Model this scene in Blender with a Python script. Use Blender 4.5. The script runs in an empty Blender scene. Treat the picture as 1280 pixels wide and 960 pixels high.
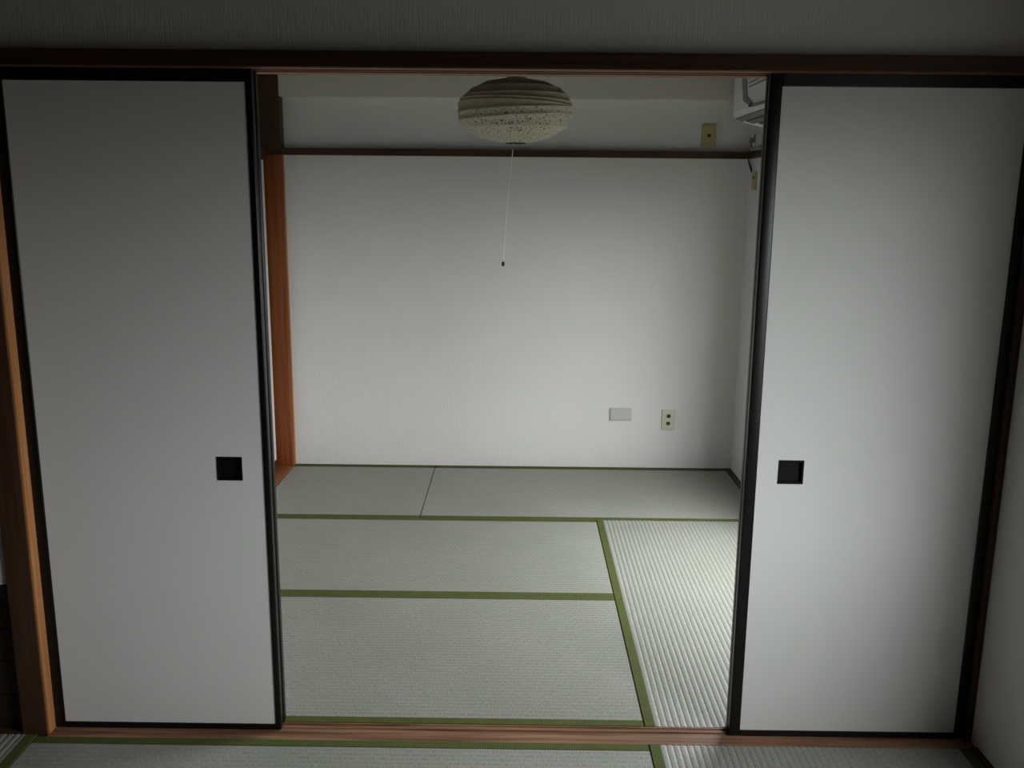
import bpy, bmesh, math, random
from mathutils import Matrix, Vector

random.seed(7)
scene = bpy.context.scene
col = scene.collection

# ------------------------------------------------------------------ camera
cam_data = bpy.data.cameras.new('camera')
cam = bpy.data.objects.new('camera', cam_data)
col.objects.link(cam)
PITCH, YAW, ROLL = -0.20568, 0.00641, 0.0093
cp, sp = math.cos(PITCH), math.sin(PITCH)
Rz = Matrix.Rotation(YAW, 3, 'Z')
fwd = Rz @ Vector((0, cp, sp)); up0 = Rz @ Vector((0, -sp, cp)); rt0 = Rz @ Vector((1, 0, 0))
rt = rt0 * math.cos(ROLL) + up0 * math.sin(ROLL)
up = up0 * math.cos(ROLL) - rt0 * math.sin(ROLL)
M4 = Matrix((rt, up, -fwd)).transposed().to_4x4()
M4.translation = Vector((0.00904, -2.32348, 1.48774))
cam.matrix_world = M4
cam_data.sensor_width = 36.0
cam_data.lens = 36.0 * 1147.12 / 1280.0
cam_data.clip_start = 0.02
scene.camera = cam

# ------------------------------------------------------------------ sky, exposure
SKY = 15.8
GROUND = 0.08          # ground and houses below the skyline, seen from the balcony side
world = bpy.data.worlds.new('overcast_sky')
scene.world = world
world.use_nodes = True
nt = world.node_tree
nt.nodes.clear()
o_ = nt.nodes.new('ShaderNodeOutputWorld')
b_ = nt.nodes.new('ShaderNodeBackground')
g_ = nt.nodes.new('ShaderNodeTexCoord')
s_ = nt.nodes.new('ShaderNodeSeparateXYZ')
m_ = nt.nodes.new('ShaderNodeMapRange')
m_.inputs['From Min'].default_value = -0.07
m_.inputs['From Max'].default_value = 0.10
x_ = nt.nodes.new('ShaderNodeMix'); x_.data_type = 'RGBA'
x_.inputs[6].default_value = (GROUND * 0.95, GROUND, GROUND * 0.88, 1)
x_.inputs[7].default_value = (0.978, 0.970, 1.0, 1)
nt.links.new(g_.outputs['Generated'], s_.inputs[0])
nt.links.new(s_.outputs['Z'], m_.inputs['Value'])
nt.links.new(m_.outputs[0], x_.inputs[0])
nt.links.new(x_.outputs[2], b_.inputs['Color'])
b_.inputs['Strength'].default_value = SKY
nt.links.new(b_.outputs[0], o_.inputs[0])
world.cycles.sampling_method = 'AUTOMATIC'

vs = scene.view_settings
vs.view_transform = 'Standard'
vs.look = 'None'
vs.gamma = 1.0
vs.use_curve_mapping = False
vs.exposure = 0.0
scene.cycles.max_bounces = 14
scene.cycles.diffuse_bounces = 8
scene.cycles.sample_clamp_indirect = 6.0

# ------------------------------------------------------------------ plan of the place
D = 2.5646                 # far wall of the small room
XL, XR = -1.2224, 1.1918   # mat edge / right wall of the small room
NXR = 1.284                # right wall of the near room
NXL = -2.45                # left wall of the near room
NY = -3.75                 # wall behind the camera
CEIL = 2.36
WIN_BACK = (0.60, 1.60, 0.22, 1.62)      # y0, y1, z0, z1 in the right wall
WIN_NEAR = (-1.92, -0.73, 0.60, 1.76)

def portal(name, x, w):
    y0, y1, z0, z1 = w
    d = bpy.data.lights.new(name, 'AREA')
    d.shape = 'RECTANGLE'
    d.size = z1 - z0
    d.size_y = y1 - y0
    d.cycles.is_portal = True
    ob = bpy.data.objects.new(name, d)
    col.objects.link(ob)
    ob.location = (x, (y0 + y1) / 2, (z0 + z1) / 2)
    ob.rotation_euler = (0, math.radians(90), 0)     # -Z of the lamp looks to -X
    return ob
portal('daylight_portal', XR + 0.035, WIN_BACK)
portal('daylight_portal', NXR + 0.09, WIN_NEAR)

# ------------------------------------------------------------------ materials
def nodes_of(name):
    m = bpy.data.materials.new(name)
    m.use_nodes = True
    return m, m.node_tree, m.node_tree.nodes['Principled BSDF']

def flat(name, rgb, rough=0.5, spec=0.5, bump=None, var=0.0, metal=0.0, coat=0.0):
    m, t, p = nodes_of(name)
    p.inputs['Base Color'].default_value = (*rgb, 1)
    p.inputs['Roughness'].default_value = rough
    p.inputs['Specular IOR Level'].default_value = spec
    p.inputs['Metallic'].default_value = metal
    p.inputs['Coat Weight'].default_value = coat
    tc = t.nodes.new('ShaderNodeTexCoord')
    if var:
        n = t.nodes.new('ShaderNodeTexNoise')
        n.inputs['Scale'].default_value = 6
        n.inputs['Detail'].default_value = 6
        t.links.new(tc.outputs['Object'], n.inputs['Vector'])
        r = t.nodes.new('ShaderNodeValToRGB')
        r.color_ramp.elements[0].position = 0.3
        r.color_ramp.elements[1].position = 0.7
        r.color_ramp.elements[0].color = (*[c * (1 - var) for c in rgb], 1)
        r.color_ramp.elements[1].color = (*[min(1, c * (1 + var)) for c in rgb], 1)
        t.links.new(n.outputs['Fac'], r.inputs[0])
        t.links.new(r.outputs[0], p.inputs['Base Color'])
    if bump:
        sc, strength, dist = bump
        mp = t.nodes.new('ShaderNodeMapping')
        mp.inputs['Scale'].default_value = sc
        n2 = t.nodes.new('ShaderNodeTexNoise')
        n2.inputs['Scale'].default_value = 1
        n2.inputs['Detail'].default_value = 4
        t.links.new(tc.outputs['Object'], mp.inputs[0])
        t.links.new(mp.outputs[0], n2.inputs['Vector'])
        bm_ = t.nodes.new('ShaderNodeBump')
        bm_.inputs['Strength'].default_value = strength
        bm_.inputs['Distance'].default_value = dist
        t.links.new(n2.outputs['Fac'], bm_.inputs['Height'])
        t.links.new(bm_.outputs[0], p.inputs['Normal'])
    return m

def wood(name, dark, light, axis, rough=0.35, scale=1.0):
    """grain running along the given axis"""
    m, t, p = nodes_of(name)
    p.inputs['Roughness'].default_value = rough
    p.inputs['Specular IOR Level'].default_value = 0.25
    tc = t.nodes.new('ShaderNodeTexCoord')
    mp = t.nodes.new('ShaderNodeMapping')
    s = [55 * scale] * 3
    s[axis] = 2.2 * scale
    mp.inputs['Scale'].default_value = s
    n = t.nodes.new('ShaderNodeTexNoise')
    n.inputs['Scale'].default_value = 1
    n.inputs['Detail'].default_value = 7
    n.inputs['Distortion'].default_value = 0.6
    r = t.nodes.new('ShaderNodeValToRGB')
    r.color_ramp.elements[0].position = 0.32
    r.color_ramp.elements[1].position = 0.68
    r.color_ramp.elements[0].color = (*dark, 1)
    r.color_ramp.elements[1].color = (*light, 1)
    t.links.new(tc.outputs['Object'], mp.inputs[0])
    t.links.new(mp.outputs[0], n.inputs['Vector'])
    t.links.new(n.outputs['Fac'], r.inputs[0])
    t.links.new(r.outputs[0], p.inputs['Base Color'])
    b = t.nodes.new('ShaderNodeBump')
    b.inputs['Strength'].default_value = 0.25
    b.inputs['Distance'].default_value = 0.001
    t.links.new(n.outputs['Fac'], b.inputs['Height'])
    t.links.new(b.outputs[0], p.inputs['Normal'])
    return m

WALLPAPER = flat('vinyl_wallpaper', (0.69, 0.68, 0.665), 0.75, 0.25, bump=((230, 230, 14), 0.6, 0.002), var=0.012)
PLASTER = flat('ceiling_board', (0.72, 0.71, 0.66), 0.8, 0.2, bump=((60, 60, 60), 0.2, 0.001))
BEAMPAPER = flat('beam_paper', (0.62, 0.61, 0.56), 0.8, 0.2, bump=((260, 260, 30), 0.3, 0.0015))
PAPER = flat('door_paper', (0.69, 0.685, 0.68), 0.65, 0.25, bump=((90, 90, 90), 0.12, 0.0006), var=0.01)
LACQUER = flat('black_lacquer', (0.006, 0.0055, 0.0055), 0.32, 0.3, bump=((40, 40, 6), 0.05, 0.0005))
PULLBLACK = flat('black_pull', (0.004, 0.004, 0.0042), 0.55, 0.15)
DARK_X = wood('dark_wood_along_x', (0.040, 0.020, 0.012), (0.075, 0.036, 0.020), 0, 0.45)
DARK_Y = wood('dark_wood_along_y', (0.040, 0.020, 0.012), (0.075, 0.036, 0.020), 1, 0.45)
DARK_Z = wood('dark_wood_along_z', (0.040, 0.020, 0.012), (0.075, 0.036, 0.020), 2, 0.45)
RED_X = wood('red_wood_along_x', (0.15, 0.058, 0.026), (0.27, 0.115, 0.052), 0, 0.5)
RED_Z = wood('red_wood_along_z', (0.15, 0.038, 0.009), (0.25, 0.070, 0.016), 2, 0.4)
TAN_X = wood('tan_wood_along_x', (0.10, 0.047, 0.024), (0.33, 0.18, 0.105), 0, 0.5)
TAN_Y = wood('tan_wood_along_y', (0.20, 0.066, 0.024), (0.34, 0.125, 0.048), 1, 0.5)
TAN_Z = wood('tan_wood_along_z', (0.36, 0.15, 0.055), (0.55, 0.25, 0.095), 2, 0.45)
UNSEEN_DARK = wood('unseen_dark_wood', (0.030, 0.017, 0.010), (0.055, 0.031, 0.018), 1, 0.5, 0.3)  # for unseen walls and ceilings, made this dark to cut bounced light
HALLFLOOR = wood('hall_floor_wood', (0.018, 0.012, 0.009), (0.035, 0.022, 0.014), 0, 0.4)
SLAB = flat('sub_floor', (0.06, 0.05, 0.04), 0.9)
PLATE_GREY = flat('grey_plastic', (0.48, 0.475, 0.46), 0.45)
PLATE_CREAM = flat('cream_plastic', (0.58, 0.56, 0.44), 0.45)
PLATE_YELLOW = flat('yellowed_plastic', (0.42, 0.35, 0.14), 0.5)
SOCKET = flat('socket_black', (0.01, 0.01, 0.01), 0.5)
AC_WHITE = flat('appliance_white', (0.78, 0.78, 0.74), 0.4)
AC_VANE = flat('appliance_vane', (0.13, 0.13, 0.135), 0.5)
AC_GREY = flat('appliance_grey', (0.22, 0.22, 0.22), 0.5)
AC_DARK = flat('appliance_dark', (0.02, 0.02, 0.02), 0.6)
CORD_WHITE = flat('white_cord', (0.86, 0.86, 0.82), 0.6)
CORD_BROWN = flat('brown_cord', (0.03, 0.022, 0.015), 0.6)
ALU = flat('aluminium', (0.45, 0.43, 0.40), 0.35, metal=0.8)

def border_material():
    m, t, p = nodes_of('green_cloth_border')
    p.inputs['Roughness'].default_value = 0.85
    p.inputs['Specular IOR Level'].default_value = 0.2
    tc = t.nodes.new('ShaderNodeTexCoord')
    w1 = t.nodes.new('ShaderNodeTexChecker')
    w1.inputs['Scale'].default_value = 230
    mp = t.nodes.new('ShaderNodeMapping')
    mp.inputs['Rotation'].default_value = (0, 0, math.radians(45))
    w1.inputs['Color1'].default_value = (0.140, 0.162, 0.040, 1)
    w1.inputs['Color2'].default_value = (0.064, 0.082, 0.022, 1)
    n = t.nodes.new('ShaderNodeTexNoise')
    n.inputs['Scale'].default_value = 35
    n.inputs['Detail'].default_value = 5
    mx = t.nodes.new('ShaderNodeMix'); mx.data_type = 'RGBA'; mx.blend_type = 'MULTIPLY'
    mx.inputs[0].default_value = 0.5
    t.links.new(tc.outputs['Object'], mp.inputs[0])
    t.links.new(mp.outputs[0], w1.inputs['Vector'])
    t.links.new(tc.outputs['Object'], n.inputs['Vector'])
    t.links.new(w1.outputs['Color'], mx.inputs[6])
    t.links.new(n.outputs['Color'], mx.inputs[7])
    t.links.new(mx.outputs[2], p.inputs['Base Color'])
    b = t.nodes.new('ShaderNodeBump')
    b.inputs['Strength'].default_value = 0.5
    b.inputs['Distance'].default_value = 0.001
    t.links.new(w1.outputs['Fac'], b.inputs['Height'])
    t.links.new(b.outputs[0], p.inputs['Normal'])
    return m
BORDER = border_material()

def rush_material(name, axis):
    """woven rush: fine stems across the ribs; ribs run along `axis` (0 x, 1 y)"""
    m, t, p = nodes_of(name)
    p.inputs['Roughness'].default_value = 0.55
    p.inputs['Specular IOR Level'].default_value = 0.35
    tc = t.nodes.new('ShaderNodeTexCoord')
    mp = t.nodes.new('ShaderNodeMapping')
    s = [60, 60, 60]
    s[axis] = 260            # stems are thin along the rib direction
    mp.inputs['Scale'].default_value = s
    n = t.nodes.new('ShaderNodeTexNoise')
    n.inputs['Scale'].default_value = 1
    n.inputs['Detail'].default_value = 3
    r = t.nodes.new('ShaderNodeValToRGB')
    r.color_ramp.elements[0].position = 0.30
    r.color_ramp.elements[1].position = 0.70
    r.color_ramp.elements[0].color = (0.230, 0.230, 0.207, 1)
    r.color_ramp.elements[1].color = (0.355, 0.355, 0.323, 1)
    n2 = t.nodes.new('ShaderNodeTexNoise')
    n2.inputs['Scale'].default_value = 3.0
    n2.inputs['Detail'].default_value = 5
    r2 = t.nodes.new('ShaderNodeValToRGB')
    r2.color_ramp.elements[0].position = 0.3
    r2.color_ramp.elements[1].position = 0.75
    r2.color_ramp.elements[0].color = (0.88, 0.90, 0.86, 1)
    r2.color_ramp.elements[1].color = (1, 1, 1, 1)
    mx = t.nodes.new('ShaderNodeMix'); mx.data_type = 'RGBA'; mx.blend_type = 'MULTIPLY'
    mx.inputs[0].default_value = 1.0
    t.links.new(tc.outputs['Object'], mp.inputs[0])
    t.links.new(mp.outputs[0], n.inputs['Vector'])
    t.links.new(n.outputs['Fac'], r.inputs[0])
    t.links.new(tc.outputs['Object'], n2.inputs['Vector'])
    t.links.new(n2.outputs['Fac'], r2.inputs[0])
    t.links.new(r.outputs[0], mx.inputs[6])
    t.links.new(r2.outputs[0], mx.inputs[7])
    t.links.new(mx.outputs[2], p.inputs['Base Color'])
    b = t.nodes.new('ShaderNodeBump')
    b.inputs['Strength'].default_value = 0.4
    b.inputs['Distance'].default_value = 0.0015
    t.links.new(n.outputs['Fac'], b.inputs['Height'])
    t.links.new(b.outputs[0], p.inputs['Normal'])
    return m
RUSH_X = rush_material('rush_ribs_along_x', 0)
RUSH_Y = rush_material('rush_ribs_along_y', 1)

def washi_material(name, pale, fleck, lo, hi, trans):
    m, t, p = nodes_of(name)
    p.inputs['Roughness'].default_value = 0.8
    p.inputs['Specular IOR Level'].default_value = 0.2
    tc = t.nodes.new('ShaderNodeTexCoord')
    n = t.nodes.new('ShaderNodeTexNoise')
    n.inputs['Scale'].default_value = 125
    n.inputs['Detail'].default_value = 2
    r = t.nodes.new('ShaderNodeValToRGB')
    r.color_ramp.elements[0].position = lo
    r.color_ramp.elements[1].position = hi
    r.color_ramp.elements[0].color = (*fleck, 1)
    r.color_ramp.elements[1].color = (*pale, 1)
    n3 = t.nodes.new('ShaderNodeTexNoise')
    n3.inputs['Scale'].default_value = 14
    n3.inputs['Detail'].default_value = 6
    mx = t.nodes.new('ShaderNodeMix'); mx.data_type = 'RGBA'; mx.blend_type = 'MULTIPLY'
    mx.inputs[0].default_value = 0.35
    t.links.new(tc.outputs['Object'], n.inputs['Vector'])
    t.links.new(tc.outputs['Object'], n3.inputs['Vector'])
    t.links.new(n.outputs['Fac'], r.inputs[0])
    t.links.new(r.outputs[0], mx.inputs[6])
    t.links.new(n3.outputs['Color'], mx.inputs[7])
    hs = t.nodes.new('ShaderNodeHueSaturation')
    hs.inputs['Saturation'].default_value = 0.8
    t.links.new(r.outputs[0], hs.inputs['Color'])
    # thin paper lets a little light through
    tr = t.nodes.new('ShaderNodeBsdfTranslucent')
    ms = t.nodes.new('ShaderNodeMixShader')
    ms.inputs[0].default_value = trans
    out = t.nodes['Material Output']
    t.links.new(hs.outputs[0], p.inputs['Base Color'])
    t.links.new(hs.outputs[0], tr.inputs['Color'])
    t.links.new(p.outputs[0], ms.inputs[1])
    t.links.new(tr.outputs[0], ms.inputs[2])
    t.links.new(ms.outputs[0], out.inputs['Surface'])
    b = t.nodes.new('ShaderNodeBump')
    b.inputs['Strength'].default_value = 0.5
    b.inputs['Distance'].default_value = 0.003
    t.links.new(n3.outputs['Fac'], b.inputs['Height'])
    t.links.new(b.outputs[0], p.inputs['Normal'])
    return m
WASHI = washi_material('speckled_washi', (0.62, 0.585, 0.45), (0.22, 0.15, 0.075), 0.35, 0.46, 0.3)
WASHI_SHADED = washi_material('shaded_plain_washi', (0.50, 0.42, 0.28), (0.40, 0.325, 0.20), 0.25, 0.6, 0.25)  # plain upper paper; part of its tan is shade put into the colour

def pane_material():
    m, t, p = nodes_of('window_glass')
    t.nodes.remove(p)
    tr = t.nodes.new('ShaderNodeBsdfTransparent')
    tr.inputs['Color'].default_value = (0.93, 0.95, 0.94, 1)
    gl = t.nodes.new('ShaderNodeBsdfGlossy')
    gl.inputs['Roughness'].default_value = 0.02
    ms = t.nodes.new('ShaderNodeMixShader')
    ms.inputs[0].default_value = 0.04
    t.links.new(tr.outputs[0], ms.inputs[1])
    t.links.new(gl.outputs[0], ms.inputs[2])
    t.links.new(ms.outputs[0], t.nodes['Material Output'].inputs['Surface'])
    return m
GLASS = pane_material()

# ------------------------------------------------------------------ mesh helpers
def link(name, bm, mat, parent=None, smooth=False):
    me = bpy.data.meshes.new(name)
    bmesh.ops.recalc_face_normals(bm, faces=bm.faces)
    if smooth:
        for f in bm.faces:
            f.smooth = True
    bm.to_mesh(me)
    bm.free()
    me.materials.append(mat)
    ob = bpy.data.objects.new(name, me)
    col.objects.link(ob)
    if parent:
        ob.parent = parent
        ob.matrix_parent_inverse = parent.matrix_world.inverted()
    return ob

def add_box(bm, x0, x1, y0, y1, z0, z1, bevel=0.0, seg=2):
    t = bmesh.new()
    bmesh.ops.create_cube(t, size=1)
    bmesh.ops.scale(t, vec=(x1 - x0, y1 - y0, z1 - z0), verts=t.verts)
    bmesh.ops.translate(t, vec=((x0 + x1) / 2, (y0 + y1) / 2, (z0 + z1) / 2), verts=t.verts)
    if bevel:
        bmesh.ops.bevel(t, geom=list(t.edges), offset=bevel, segments=seg, profile=0.6, affect='EDGES')
    tmp = bpy.data.meshes.new('tmp')
    t.to_mesh(tmp); t.free()
    bm.from_mesh(tmp)
    bpy.data.meshes.remove(tmp)
    return bm

def box(name, mat, x0, x1, y0, y1, z0, z1, parent=None, bevel=0.0, smooth=False):
    bm = bmesh.new()
    add_box(bm, x0, x1, y0, y1, z0, z1, bevel)
    return link(name, bm, mat, parent, smooth)

def add_prism(bm, prof, axis, a0, a1):
    """extrude a closed 2-D outline; axis 0: outline in (y,z), 1: (x,z), 2: (x,y)"""
    def P(u, v, a):
        return ((a, u, v), (u, a, v), (u, v, a))[axis]
    A = [bm.verts.new(P(u, v, a0)) for u, v in prof]
    B = [bm.verts.new(P(u, v, a1)) for u, v in prof]
    n = len(prof)
    for i in range(n):
        j = (i + 1) % n
        bm.faces.new((A[i], A[j], B[j], B[i]))
    bm.faces.new(A[::-1])
    bm.faces.new(B)
    return bm

def add_tube(bm, pts, r, n=10, cap=True):
    pts = [Vector(p) for p in pts]
    rings = []
    for i, p in enumerate(pts):
        a = pts[max(0, i - 1)]; b = pts[min(len(pts) - 1, i + 1)]
        d = (b - a).normalized()
        ref = Vector((0, 0, 1)) if abs(d.z) < 0.9 else Vector((1, 0, 0))
        u = d.cross(ref).normalized(); v = d.cross(u)
        rr = r[i] if isinstance(r, (list, tuple)) else r
        rings.append([bm.verts.new(p + (u * math.cos(k * 2 * math.pi / n) + v * math.sin(k * 2 * math.pi / n)) * rr) for k in range(n)])
    for A, B in zip(rings, rings[1:]):
        for k in range(n):
            bm.faces.new((A[k], A[(k + 1) % n], B[(k + 1) % n], B[k]))
    if cap:
        bm.faces.new(rings[0][::-1]); bm.faces.new(rings[-1])
    return bm

def add_lathe(bm, prof, cx, cy, n=48, wob=None):
    rings = []
    for i, (r, z) in enumerate(prof):
        ring = []
        for k in range(n):
            a = 2 * math.pi * k / n
            rr, zz = (wob(r, z, a, i) if wob else (r, z))
            ring.append(bm.verts.new((cx + rr * math.cos(a), cy + rr * math.sin(a), zz)))
        rings.append(ring)
    for A, B in zip(rings, rings[1:]):
        for k in range(n):
            bm.faces.new((A[k], A[(k + 1) % n], B[(k + 1) % n], B[k]))
    return rings

def empty(name, loc=(0, 0, 0)):
    e = bpy.data.objects.new(name, None)
    col.objects.link(e)
    e.empty_display_size = 0.1
    e.location = loc
    e.matrix_world = Matrix.Translation(loc)
    return e

def tag(ob, label, cat, group=None, kind=None):
    ob['label'] = label
    ob['category'] = cat
    if group: ob['group'] = group
    if kind: ob['kind'] = kind
    return ob

def struct(ob, label, cat):
    return tag(ob, label, cat, kind='structure')

# ------------------------------------------------------------------ room shell
struct(box('floor', SLAB, NXL - 0.1, NXR + 0.15, NY - 0.1, D + 0.1, -0.20, -0.06),
       'dark sub-floor lying under the straw mats of both rooms', 'floor')
struct(box('ceiling', UNSEEN_DARK, NXL - 0.1, NXR + 0.15, 0.05, D + 0.1, CEIL, CEIL + 0.12),
       'unseen ceiling over the small room, darkened to cut bounced light', 'ceiling')
struct(box('ceiling_near', UNSEEN_DARK, NXL - 0.1, NXR + 0.15, NY - 0.1, 0.05, CEIL, CEIL + 0.12),
       'unseen ceiling over the near room, darkened to cut bounced light', 'ceiling')
struct(box('wall_back', WALLPAPER, NXL - 0.1, XR, D, D + 0.1, -0.06, CEIL),
       'white papered far wall of the small room above the mats', 'wall')
struct(box('wall_rear', UNSEEN_DARK, NXL - 0.1, NXR + 0.15, NY - 0.1, NY, -0.06, CEIL),
       'unseen wall of the near room facing the sliding doors, darkened to cut bounced light', 'wall')

def wall_with_hole(bm, x0, x1, y0, y1, win):
    wy0, wy1, wz0, wz1 = win
    add_box(bm, x0, x1, y0, wy0, -0.06, CEIL)
    add_box(bm, x0, x1, wy1, y1, -0.06, CEIL)
    add_box(bm, x0, x1, wy0, wy1, -0.06, wz0)
    add_box(bm, x0, x1, wy0, wy1, wz1, CEIL)
bm = bmesh.new(); wall_with_hole(bm, XR, XR + 0.02, 0.10, D + 0.1, WIN_BACK)
struct(link('wall_right', bm, WALLPAPER), 'white papered right wall of the small room carrying the air conditioner', 'wall')
bm = bmesh.new(); wall_with_hole(bm, NXR, NXR + 0.075, NY - 0.1, 0.10, WIN_NEAR)
struct(link('wall_side', bm, WALLPAPER), 'plain pale wall beside the right sliding door in the near room', 'wall')
struct(box('wall_left', WALLPAPER, -1.45, -1.335, 0.10, D, -0.06, CEIL),
       'papered left wall of the small room behind the closet doors', 'wall')
struct(box('wall_far_left', UNSEEN_DARK, NXL - 0.1, NXL, NY, D, -0.06, CEIL),
       'unseen left wall of the near room, darkened to cut bounced light ', 'wall')
struct(box('wall_partition', WALLPAPER, NXL, NXR, 0.0, 0.10, 1.812, CEIL),
       'pale grey textured wall strip above the dark door lintel', 'wall')
struct(box('wall_alcove', WALLPAPER, NXL, -1.359, 0.052, 0.10, -0.06, 1.812),
       'papered wall behind the cupboard left of the dark post', 'wall')

# beam under the ceiling of the small room
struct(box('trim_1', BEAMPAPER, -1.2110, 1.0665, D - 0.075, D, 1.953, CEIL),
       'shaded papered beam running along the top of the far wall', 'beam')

# windows in the right wall (light sources of both rooms)
def window(name, x0, x1, win, label):
    y0, y1, z0, z1 = win
    e = empty(name, ((x0 + x1) / 2, (y0 + y1) / 2, z0))
    struct(e, label, 'window')
    f = 0.022
    bm = bmesh.new()
    add_box(bm, x0, x1, y0, y1, z0, z0 + f, 0.002); add_box(bm, x0, x1, y0, y1, z1 - f, z1, 0.002)
    add_box(bm, x0, x1, y0, y0 + f, z0 + f, z1 - f, 0.002); add_box(bm, x0, x1, y1 - f, y1, z0 + f, z1 - f, 0.002)
    link('window_frame', bm, ALU, e)
    ym = (y0 + y1) / 2
    xc = (x0 + x1) / 2
    box('mullion', ALU, x0, x1, ym - 0.016, ym + 0.016, z0 + f, z1 - f, e, 0.002)
    for a, b in ((y0 + f, ym - 0.016), (ym + 0.016, y1 - f)):
        box('pane', GLASS, xc - 0.002, xc + 0.002, a, b, z0 + f, z1 - f, e)
window('window_1', XR + 0.003, XR + 0.019, WIN_BACK, 'two-light aluminium window in the right wall of the small room')
window('window_2', NXR + 0.055, NXR + 0.073, WIN_NEAR, 'two-light aluminium window in the near room side wall')

# ------------------------------------------------------------------ timber
# lintel with its two door grooves
KB, KT = 1.775, 1.812
prof = [(-0.028, KT), (-0.028, KB), (0.000, KB), (0.000, KB + 0.016), (0.024, KB + 0.016), (0.024, KB), (0.036, KB),
        (0.036, KB + 0.016), (0.060, KB + 0.016), (0.060, KB), (0.105, KB), (0.105, KT)]
e = struct(empty('trim_2', (0, 0, KB)), 'dark brown wooden lintel with grooves over the sliding doors', 'lintel')
bm = add_prism(bmesh.new(), prof, 0, -1.287, NXR)
link('lintel_beam', bm, RED_X, e)
box('face_board', DARK_X, -1.287, NXR, -0.036, -0.0285, KB + 0.001, KT + 0.002, e, 0.002)
# sill with its two running tracks
prof = [(-0.0435, -0.058), (0.0415, -0.058), (0.0415, 0.0), (0.037, 0.0), (0.037, -0.003), (0.026, -0.003), (0.026, 0.0),
        (0.017, 0.0), (0.017, -0.003), (0.004, -0.003), (0.004, 0.0), (-0.0435, 0.0)]
bm = add_prism(bmesh.new(), prof, 0, -1.287, NXR)
struct(link('trim_3', bm, TAN_X), 'worn reddish wooden door sill with two tracks in the floor', 'sill')

# post at the left end of the doors
e = struct(empty('trim_4', (-1.33, 0.03, 0)), 'dark brown wooden post with a lit orange edge beside left sliding door', 'post')
box('post', DARK_Z, -1.359, -1.2915, -0.032, 0.10, -0.05, CEIL, e, 0.002)
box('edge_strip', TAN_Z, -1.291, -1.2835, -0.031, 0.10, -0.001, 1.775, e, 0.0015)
# post at the right end
struct(box('trim_5', DARK_Z, 1.2675, NXR, -0.012, 0.10, -0.05, 1.775, None, 0.002),
       'thin dark wooden jamb between right sliding door and side wall', 'post')

# corner post of the small room
e = struct(empty('trim_6', (-1.272, D - 0.03, 0)), 'reddish brown wooden corner post at the left of the far wall', 'post')
box('post', RED_Z, -1.322, -1.2235, D - 0.045, D, -0.05, 1.668, e, 0.003)
box('upper_post', DARK_Z, -1.322, -1.2115, D - 0.080, D, 1.700, CEIL, e, 0.003)  # same post; the shade above the rail is put into darker wood
box('edge_strip', TAN_Z, -1.2235, -1.2165, D - 0.012, D, -0.002, 1.664, e)  # lit side face of the post, put in as a strip of paler wood
# picture rail around the small room
e = struct(empty('trim_7', (0, D, 1.6646)), 'thin dark wooden picture rail across the far wall and right wall', 'rail')
box('rail_length', DARK_X, -1.322, XR, D - 0.050, D, 1.6675, 1.7015, e, 0.002)
box('rail_length', DARK_Y, XR - 0.022, XR, 1.98, D - 0.0505, 1.6675, 1.7015, e, 0.002)
bm = bmesh.new()
add_prism(bm, [(-1.335, 1.667), (-1.290, 1.667), (-1.290, 1.702), (-1.335, 1.702)], 1, 0.1, D - 0.05)
link('rail_length', bm, DARK_Y, e)

# mat edging along the walls
struct(box('trim_8', DARK_Y, XR - 0.030, XR, 0.10, D, -0.058, 0.004), 'dark wooden strip between the mats and right wall', 'edging')
struct(box('trim_9', DARK_X, XL, XR - 0.0305, D - 0.010, D, -0.058, 0.003), 'thin dark wooden strip along the foot of the far wall', 'edging')
struct(box('trim_10', TAN_Y, -1.335, XL - 0.002, 0.10, D - 0.0455, -0.058, 0.004, None, 0.001),
       'reddish brown wooden threshold board in front of the closet', 'sill')
struct(box('trim_11', DARK_Y, NXR - 0.018, NXR, NY, -0.045, -0.058, 0.006), 'dark wooden strip along foot of near room side wall', 'edging')
struct(box('trim_12', DARK_X, NXL, -1.360, -0.030, 0.0515, -0.058, 0.002), 'dark sill under the cupboard left of the post', 'sill')

# ------------------------------------------------------------------ sliding doors
def slab_with_hole(bm, x0, x1, y0, y1, z0, z1, hole):
    hx0, hx1, hz0, hz1 = hole
    xs = [x0, hx0, hx1, x1]; zs = [z0, hz0, hz1, z1]
    vf = {}; vb = {}
    for i, x in enumerate(xs):
        for k, z in enumerate(zs):
            vf[i, k] = bm.verts.new((x, y0, z)); vb[i, k] = bm.verts.new((x, y1, z))
    for i in range(3):
        for k in range(3):
            if (i, k) == (1, 1):
                continue
            bm.faces.new((vf[i, k], vf[i + 1, k], vf[i + 1, k + 1], vf[i, k + 1]))
    for i in range(3):
        for k in range(3):
            bm.faces.new((vb[i, k], vb[i, k + 1], vb[i + 1, k + 1], vb[i + 1, k]))
    per = [(i, 0) for i in range(3)] + [(3, k) for k in range(3)] + [(i, 3) for i in (3, 2, 1)] + [(0, k) for k in (3, 2, 1)]
    for a, b in zip(per, per[1:] + per[:1]):
        bm.faces.new((vf[a], vf[b], vb[b], vb[a]))

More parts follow.
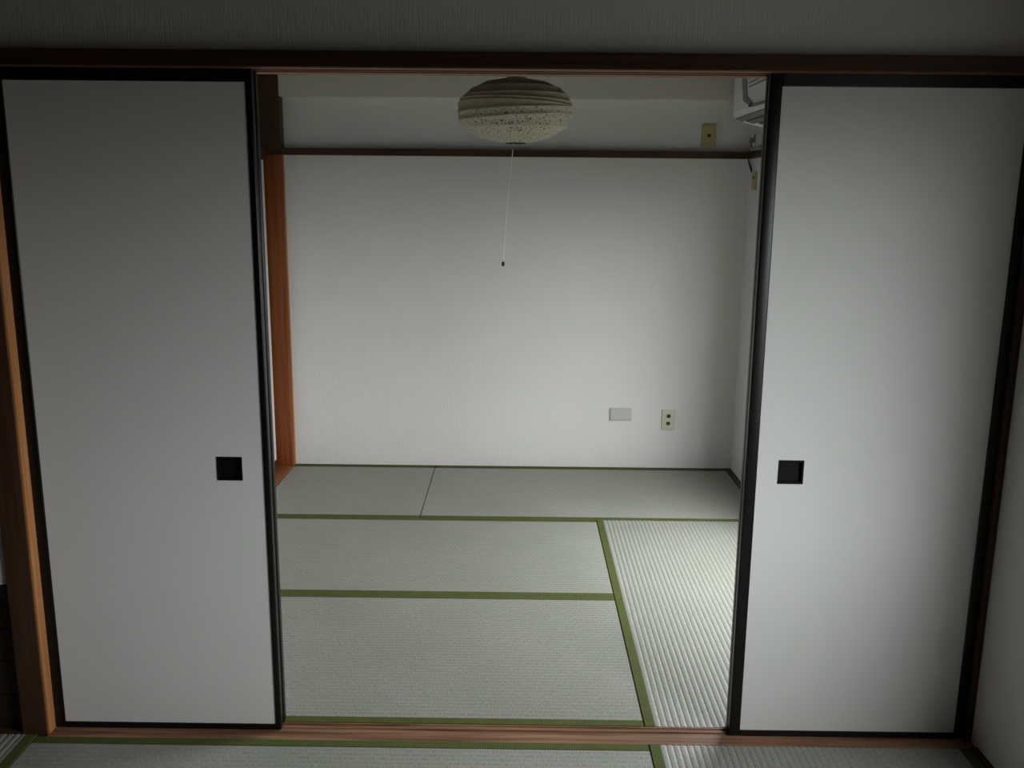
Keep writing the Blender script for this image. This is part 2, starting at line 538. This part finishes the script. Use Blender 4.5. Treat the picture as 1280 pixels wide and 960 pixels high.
def sliding_door(name, x0, x1, y0, label, pull=None, st=(0.026, 0.026), h0=0.0, h1=1.790, rail_b=0.018, rail_t=1.745):
    """paper door between x0 and x1 with its front at y0"""
    e = empty(name, ((x0 + x1) / 2, y0 + 0.011, 0))
    struct(e, label, 'sliding door')
    th = 0.022
    px0, px1 = x0 + st[0], x1 - st[1]
    f = y0 + 0.0035
    bm = bmesh.new()
    if pull:
        cx, cz = pull; hw, hh = 0.0335, 0.0325
        slab_with_hole(bm, px0, px1, f, y0 + th - 0.0035, rail_b, rail_t, (cx - hw + .003, cx + hw - .003, cz - hh + .003, cz + hh - .003))
    else:
        add_box(bm, px0, px1, f, y0 + th - 0.0035, rail_b, rail_t)
    link('paper_panel', bm, PAPER, e)
    for a, b in ((x0, px0), (px1, x1)):
        box('stile', LACQUER, a, b, y0, y0 + th, h0 + 0.0005, h1, e, 0.0035, True)
    box('rail', LACQUER, px0, px1, y0, y0 + th, h0 + 0.0005, rail_b, e, 0.002)
    box('rail', LACQUER, px0, px1, y0, y0 + th, rail_t, h1, e, 0.002)
    if pull:
        bm = bmesh.new()
        w = 0.005
        ya, yb = f - 0.0022, f + 0.010
        add_box(bm, cx - hw, cx + hw, ya, yb, cz + hh - w, cz + hh, 0.001)
        add_box(bm, cx - hw, cx + hw, ya, yb, cz - hh, cz - hh + w, 0.001)
        add_box(bm, cx - hw, cx - hw + w, ya, yb, cz - hh + w, cz + hh - w, 0.001)
        add_box(bm, cx + hw - w, cx + hw, ya, yb, cz - hh + w, cz + hh - w, 0.001)
        pl = link('door_pull', bm, PULLBLACK, e)
        box('pull_cup', PULLBLACK, cx - hw + .001, cx + hw - .001, f + 0.0095, f + 0.0125, cz - hh + .001, cz + hh - .001, pl)
    return e
sliding_door('door_1', -1.2815, -0.6455, 0.001, 'black-framed white paper sliding door beside the dark left post', pull=(-0.7515, 0.765), st=(0.0270, 0.0160))
sliding_door('door_2', 0.6120, 1.2665, 0.001, 'black-framed white paper sliding door beside the pale side wall', pull=(0.7315, 0.7725), st=(0.0305, 0.0265))
sliding_door('door_3', -1.2790, -0.6455, 0.037, 'sliding paper door standing behind the door at the left post')
sliding_door('door_4', 0.6150, 1.2660, 0.037, 'sliding paper door standing behind the door at the side wall')

# closet door in the left wall of the small room, seen almost edge on
e = struct(empty('door_5', (-1.30, 1.8, 0.004)), 'closet paper door with brown bottom rail beside the corner post', 'closet door')
box('paper_panel', PAPER, -1.322, -1.304, 0.93, D - 0.075, 0.050, 1.64, e)
box('rail', DARK_Y, -1.326, -1.300, 0.93, D - 0.075, 0.0045, 0.050, e, 0.002)
box('rail', DARK_Y, -1.326, -1.300, 0.93, D - 0.075, 1.640, 1.666, e, 0.002)
box('stile', DARK_Z, -1.326, -1.300, 0.91, 0.93, 0.0045, 1.666, e, 0.002)
# cupboard beyond the left post: paper door above, dark boarded lower part
e = struct(empty('door_6', (-1.9, 0.03, 0.002)), 'paper cupboard door with black rail left of the dark post', 'cupboard door')
box('paper_panel', PAPER, -2.42, -1.3605, -0.022, -0.002, 0.440, 1.74, e)
box('rail', LACQUER, -2.44, -1.3605, -0.026, 0.000, 0.405, 0.440, e, 0.002)
box('rail', LACQUER, -2.44, -1.3605, -0.026, 0.000, 1.74, 1.80, e, 0.002)
for k in range(4):
    box('lower_board', HALLFLOOR, -2.44, -1.3605, -0.004, 0.016, 0.0025 + 0.1005 * k, 0.1015 + 0.1005 * k, e, 0.002)

# ------------------------------------------------------------------ tatami mats
PITCH_RIB = 0.0185
def tatami(x0, x1, y0, y1, axis, borders, label, group=None):
    """axis: direction the ribs and the long sides run in; borders: which long sides carry cloth ('lo','hi')"""
    e = empty('tatami_mat', ((x0 + x1) / 2, (y0 + y1) / 2, -0.055))
    tag(e, label, 'straw mat', group)
    bw = 0.030
    g = 0.0008
    gx, gy = (0.0022, g) if axis == 0 else (g, 0.0022)      # the short ends stand a little apart
    x0 += gx; x1 -= gx; y0 += gy; y1 -= gy
    a0, a1 = (y0, y1) if axis == 0 else (x0, x1)       # across the ribs
    l0, l1 = (x0, x1) if axis == 0 else (y0, y1)       # along the ribs
    b0 = a0 + (bw - 0.002 if 'lo' in borders else 0)
    b1 = a1 - (bw - 0.002 if 'hi' in borders else 0)
    n = max(1, round((b1 - b0) / PITCH_RIB))
    prof = []
    sub = 8
    amp = 0.0019 if axis == 1 else 0.0012
    for i in range(n):
        for k in range(sub):
            t = k / sub
            h = amp * (abs(math.sin(math.pi * t)) ** 0.6) - amp + 0.0005
            prof.append((b0 + (b1 - b0) * (i + t) / n, h))
    prof.append((b1, 0.0005 - amp))
    prof = [(b0, -0.055)] + prof + [(b1, -0.055)]
    bm = bmesh.new()
    add_prism(bm, prof, axis, l0, l1)
    link('rush_cover', bm, RUSH_X if axis == 0 else RUSH_Y, e)
    for side, (c0, c1) in (('lo', (a0, a0 + bw)), ('hi', (a1 - bw, a1))):
        if side not in borders:
            continue
        bm = bmesh.new()
        if axis == 0:
            add_box(bm, l0, l1, c0, c1, -0.055, 0.0016, 0.0012, 1)
        else:
            add_box(bm, c0, c1, l0, l1, -0.055, 0.0016, 0.0012, 1)
        link('cloth_border', bm, BORDER, e)
    return e

YA, YB, YC = 0.042, 0.899, 1.7305
XM, XS = 0.3812, -0.4419
RX = XR - 0.0305
tatami(XL, XS, YC, D - 0.0105, 0, ('lo', 'hi'), 'square half-size straw mat by the corner post and closet')
tatami(XS, RX, YC, D - 0.0105, 0, ('lo', 'hi'), 'straw mat along the far wall beneath the power outlet')
tatami(XL, XM, YB, YC, 0, ('lo', 'hi'), 'straw mat between the half-size mat and the mat at the sill')
tatami(XL, XM, YA, YB, 0, ('lo', 'hi'), 'straw mat along the far side of the wooden door sill')
tatami(XM, RX, YA, YC, 1, ('lo', 'hi'), 'ribbed straw mat lying lengthwise between the sill and far mats')
tatami(-1.315, XM, -0.90, -0.044, 0, ('lo', 'hi'), 'near room straw mat lying lengthwise along the door sill')
tatami(XM, NXR - 0.019, -1.75, -0.044, 1, ('lo', 'hi'), 'near room ribbed straw mat running up to right sliding door')
tatami(-2.17, -1.315, -1.75, -0.032, 1, ('lo', 'hi'), 'dim straw mat beside the dark left post and cupboard')
tatami(-1.315, XM, -1.75, -0.90, 0, ('lo', 'hi'), 'second near room straw mat back from the door sill')
struct(box('floor_rear', UNSEEN_DARK, NXL, NXR - 0.019, NY, -1.752, -0.059, 0.0), 'dark board floor of the near room beyond the mats', 'floor')

# ------------------------------------------------------------------ pendant lamp
LX, LY, LZ = -0.009, 1.28, 1.789
RW, RH = 0.222, 0.119
lamp = tag(empty('pendant_lamp', (LX, LY, CEIL)), 'flattened speckled paper lantern lamp hanging from the ceiling', 'lamp')
# hoop positions (fractions of the half height) are uneven, as the old wire hoops have slipped
hoops = [-0.985, -0.80, -0.52, -0.22, 0.02, 0.16, 0.30, 0.46, 0.66, 0.86, 0.985]
rng = random.Random(3)
tilt = [(rng.uniform(-0.010, 0.010), rng.uniform(0, 6.28)) for _ in hoops]
tilt[0] = tilt[-1] = (0, 0)
tilt[3] = (0.014, 0.2); tilt[4] = (0.012, 0.4); tilt[5] = (-0.008, 0.5)
def rad(s):
    return RW * (max(0.0, 1 - abs(s) ** 2.15)) ** 0.5
prof = []; meta = []
for i in range(len(hoops) - 1):
    for k in range(5):
        t = k / 5
        s = hoops[i] + (hoops[i + 1] - hoops[i]) * t
        r0, r1 = rad(hoops[i]), rad(hoops[i + 1])
        r = r0 + (r1 - r0) * t + (rad(s) - (r0 + (r1 - r0) * t)) * 0.75 - 0.0060 * math.sin(math.pi * t)
        prof.append((r, LZ + RH * s)); meta.append((i, t))
prof.append((rad(hoops[-1]), LZ + RH * hoops[-1])); meta.append((len(hoops) - 2, 1.0))
wr = random.Random(11)
ph = [wr.uniform(0, 6.28) for _ in range(40)]
def wob(r, z, a, i):
    j, t = meta[i]
    (t0, p0), (t1, p1) = tilt[j], tilt[j + 1]
    dz = (t0 * math.cos(a - p0)) * (1 - t) + (t1 * math.cos(a - p1)) * t
    crumple = 0.0016 * math.sin(9 * a + ph[j]) + 0.0012 * math.sin(17 * a + ph[j + 15])
    return r + crumple * math.sin(math.pi * t), z + dz * (r / RW)
bm = bmesh.new()
add_lathe(bm, prof, LX, LY, 96, wob)
shade = link('paper_shade', bm, WASHI, lamp, True)
shade.data.materials.append(WASHI_SHADED)
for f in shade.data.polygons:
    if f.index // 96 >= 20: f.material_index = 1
mod = shade.modifiers.new('thickness', 'SOLIDIFY'); mod.thickness = 0.0008
for i, s in enumerate(hoops):
    r = rad(s) - 0.0005
    pts = []
    for k in range(65):
        a = 2 * math.pi * k / 64
        pts.append((LX + r * math.cos(a), LY + r * math.sin(a), LZ + RH * s + tilt[i][0] * math.cos(a - tilt[i][1]) * (r / RW)))
    bm = add_tube(bmesh.new(), pts, 0.0013 if 0 < i < len(hoops) - 1 else 0.0025, 6, False)
    link('wire_hoop', bm, CORD_BROWN if i == 0 else PLATE_CREAM, shade, True)
bm = bmesh.new()
add_lathe(bm, [(0.0, LZ + RH * 0.9), (0.034, LZ + RH * 0.9), (0.034, LZ + RH + 0.040), (0.024, LZ + RH + 0.055), (0.006, LZ + RH + 0.060), (0.0, LZ + RH + 0.060)], LX, LY, 32)
link('lamp_holder', bm, PLATE_CREAM, lamp, True)
bm = bmesh.new()
add_lathe(bm, [(0.0, LZ + 0.02), (0.020, LZ + 0.02), (0.020, LZ + RH * 0.9), (0.0, LZ + RH * 0.9)], LX, LY, 20)
link('bulb_socket', bm, AC_WHITE, lamp, True)
bm = bmesh.new()
add_lathe(bm, [(0.001, LZ - 0.075), (0.022, LZ - 0.068), (0.034, LZ - 0.045), (0.030, LZ - 0.015), (0.018, LZ + 0.005), (0.018, LZ + 0.02)], LX, LY, 24)
link('bulb', bm, AC_WHITE, lamp, True)
bm = add_tube(bmesh.new(), [(LX, LY, LZ + RH + 0.058), (LX, LY, CEIL - 0.03)], 0.0035, 10)
link('hanging_cord', bm, CORD_WHITE, lamp, True)
bm = bmesh.new()
add_lathe(bm, [(0.0, CEIL), (0.045, CEIL), (0.045, CEIL - 0.02), (0.02, CEIL - 0.032), (0.0, CEIL - 0.032)], LX, LY, 32)
link('ceiling_rose', bm, PLATE_CREAM, lamp, True)
bm = bmesh.new()
pts = []
for k in range(15):
    t = k / 14
    pts.append((LX - 0.004 - 0.040 * t - 0.004 * math.sin(math.pi * t), LY, LZ - RH + 0.03 - (0.03 + 0.572 - RH) * t))
add_tube(bm, pts, 0.0015, 6)
cord = link('pull_cord', bm, CORD_WHITE, lamp, True)
kx, kz = LX - 0.044, LZ - 0.572
bm = bmesh.new()
add_lathe(bm, [(0.0, kz + 0.008), (0.003, kz + 0.007), (0.0062, kz + 0.001), (0.0066, kz - 0.006), (0.004, kz - 0.011), (0.0, kz - 0.012)], kx, LY, 16)
link('cord_knob', bm, SOCKET, cord, True)

# ------------------------------------------------------------------ wall plates
def wall_plate(name, x0, x1, z0, z1, mat, label, cat, sockets=(), module=None):
    e = tag(empty(name, ((x0 + x1) / 2, D, z0)), label, cat)
    pl = box('cover_plate', mat, x0, x1, D - 0.009, D - 0.0002, z0, z1, e, 0.003, True)
    if module:
        a, b, c, d = module
        box('inner_panel', mat, a, b, D - 0.0115, D - 0.0085, c, d, e, 0.001)
    for (cx, cz, rx, rz) in sockets:
        bm = bmesh.new()
        prof = []
        for k in range(20):
            a = 2 * math.pi * k / 20
            f = 1.0 / max(abs(math.cos(a)) ** 4 + abs(math.sin(a)) ** 4, 1e-6) ** 0.25
            prof.append((cx + rx * f * math.cos(a), cz + rz * f * math.sin(a)))
        add_prism(bm, prof, 1, D - 0.0128, D - 0.0085)
        link('socket', bm, SOCKET, e)
    return e
wall_plate('blank_plate', 0.514, 0.634, 0.271, 0.341, PLATE_GREY, 'blank grey rectangular cover plate low on the far wall', 'wall plate',
           module=(0.522, 0.626, 0.278, 0.334))
wall_plate('power_outlet', 0.799, 0.870, 0.223, 0.334, PLATE_CREAM, 'cream power outlet with two black sockets low on far wall', 'outlet',
           sockets=((0.8345, 0.300, 0.0105, 0.0100), (0.8335, 0.259, 0.0105, 0.0100)), module=(0.817, 0.852, 0.238, 0.320))
wall_plate('aerial_outlet', 0.940, 1.012, 1.7275, 1.840, PLATE_YELLOW, 'yellowed outlet plate with one black socket above picture rail', 'outlet',
           sockets=((0.977, 1.783, 0.0100, 0.0085),), module=(0.958, 0.994, 1.743, 1.825))

# ------------------------------------------------------------------ air conditioner on the right wall
ac = tag(empty('air_conditioner', (XR, 1.65, 1.80)), 'white wall air conditioner with dark louvres high on right wall', 'air conditioner')
AY0, AY1 = 1.24, 2.065
prof = [(XR - 0.001, 2.06), (XR - 0.001, 1.800), (XR - 0.06, 1.794), (1.112, 1.794), (1.040, 1.812), (0.991, 1.831), (0.985, 1.855), (0.983, 2.035), (1.000, 2.06)]
bm = add_prism(bmesh.new(), prof, 1, AY0, AY1)
body = link('casing', bm, AC_WHITE, ac)
# outlet slot in the slanted underside, with its vanes
def under(t):      # point on the slanted underside
    pts = [(0.991, 1.831), (1.040, 1.812), (1.112, 1.794), (1.132, 1.794)]
    L = [math.hypot(b[0] - a[0], b[1] - a[1]) for a, b in zip(pts, pts[1:])]
    s = t * sum(L)
    for (a, b), l in zip(zip(pts, pts[1:]), L):
        if s <= l or (a, b) == (pts[-2], pts[-1]):
            return (a[0] + (b[0] - a[0]) * s / l, a[1] + (b[1] - a[1]) * s / l)
        s -= l
for k, (t0, t1) in enumerate(((0.02, 0.22), (0.31, 0.51), (0.60, 0.80))):
    a, b = under(t0), under(t1)
    prof = [(a[0], a[1] + 0.002), (a[0] - 0.002, a[1] - 0.0045), (b[0] - 0.002, b[1] - 0.0060), (b[0], b[1] + 0.002)]
    bm = add_prism(bmesh.new(), prof, 1, AY0 + 0.03, AY1 - 0.03 - 0.05 * k)
    link('louvre', bm, AC_VANE, ac)
for k, (t0, t1) in enumerate(((0.225, 0.305), (0.515, 0.595), (0.805, 0.885))):
    a, b = under(t0), under(t1)
    prof = [(a[0], a[1] + 0.002), (a[0] - 0.001, a[1] - 0.0025), (b[0] - 0.001, b[1] - 0.0025), (b[0], b[1] + 0.002)]
    bm = add_prism(bmesh.new(), prof, 1, AY0 + 0.03, AY1 - 0.07 - 0.07 * k)
    link('slot', bm, AC_DARK, ac)
# front panel trim: grey strip that comes down the front and turns along the louvres
bm = bmesh.new()
XF = 0.981
strip = [(1.885, 2.03), (1.870, 1.985), (1.835, 1.895), (1.70, 1.856), (1.26, 1.848)]
wid = [0.040, 0.040, 0.035, 0.010, 0.008]
A = []; B = []
for (y, z), w in zip(strip, wid):
    A.append((y + w, z - (0.006 if z < 1.95 else 0))); B.append((y - w, z + (0.006 if z < 1.95 else 0)))
vs_ = []
for (ya, za), (yb, zb) in zip(A, B):
    vs_.append([bm.verts.new((XF, ya, za)), bm.verts.new((XF, yb, zb)), bm.verts.new((XF + 0.008, yb, zb)), bm.verts.new((XF + 0.008, ya, za))])
for p_, q_ in zip(vs_, vs_[1:]):
    for k in range(4):
        bm.faces.new((p_[k], p_[(k + 1) % 4], q_[(k + 1) % 4], q_[k]))
bm.faces.new(vs_[0]); bm.faces.new(vs_[-1][::-1])
link('front_trim', bm, AC_GREY, ac)
box('status_window', AC_DARK, XF - 0.0015, XF + 0.002, 1.70, 1.755, 1.852, 1.866, ac)
for k in range(6):
    z = 1.935 + 0.017 * k
    box('grille_slat', AC_GREY, XF + 0.0005, XF + 0.004, AY0 + 0.05, 1.78, z, z + 0.006, ac)

# things under the air conditioner on the right wall
e = tag(empty('switch_plate', (XR, 2.43, 1.72)), 'small pale socket plate under the air conditioner in the corner', 'outlet')
box('cover_plate', PLATE_CREAM, XR - 0.010, XR - 0.0002, 2.385, 2.465, 1.715, 1.805, e, 0.003)
box('socket', SOCKET, XR - 0.013, XR - 0.0095, 2.42, 2.432, 1.768, 1.785, e)
e = tag(empty('pipe_cover', (XR, 2.29, 1.70)), 'white drain pipe cover below the air conditioner on right wall', 'pipe cover')
bm = bmesh.new(); add_box(bm, XR - 0.042, XR - 0.0002, 2.20, 2.29, 1.7025, 1.84, 0.008)
link('channel', bm, PLATE_GREY, e)
bm = bmesh.new(); add_box(bm, XR - 0.046, XR - 0.0002, 2.19, 2.30, 1.7022, 1.722, 0.004)
link('channel_clip', bm, AC_GREY, e)
e = tag(empty('power_plug', (XR - 0.02, 2.40, 1.76)), 'grey plug with a short lead under the air conditioner', 'plug')
bm = bmesh.new(); add_box(bm, XR - 0.040, XR - 0.0135, 2.395, 2.417, 1.742, 1.765, 0.004)
link('plug_body', bm, AC_GREY, e)
bm = add_tube(bmesh.new(), [(XR - 0.032, 2.405, 1.743), (XR - 0.034, 2.395, 1.722), (XR - 0.030, 2.37, 1.712), (XR - 0.030, 2.34, 1.716), (XR - 0.034, 2.31, 1.735)], 0.004, 8)
link('lead', bm, AC_GREY, e, True)
# dangling lead and narrow plate below the rail
bm = add_tube(bmesh.new(), [(XR - 0.010, 2.540, 1.668), (XR - 0.012, 2.515, 1.652), (XR - 0.015, 2.470, 1.630), (XR - 0.014, 2.448, 1.612), (XR - 0.013, 2.446, 1.598)],
              [0.0035, 0.0045, 0.006, 0.006, 0.004], 8)
tag(link('loose_cable', bm, CORD_BROWN, None, True), 'short dark cable end dangling below the picture rail in corner', 'cable')
e = tag(empty('switch_strip', (XR, 2.41, 1.51)), 'narrow yellowed plate on right wall under the dangling cable', 'wall plate')
box('cover_plate', PLATE_YELLOW, XR - 0.009, XR - 0.0002, 2.375, 2.445, 1.512, 1.600, e, 0.002)
box('socket', SOCKET, XR - 0.011, XR - 0.0085, 2.40, 2.42, 1.565, 1.580, e)
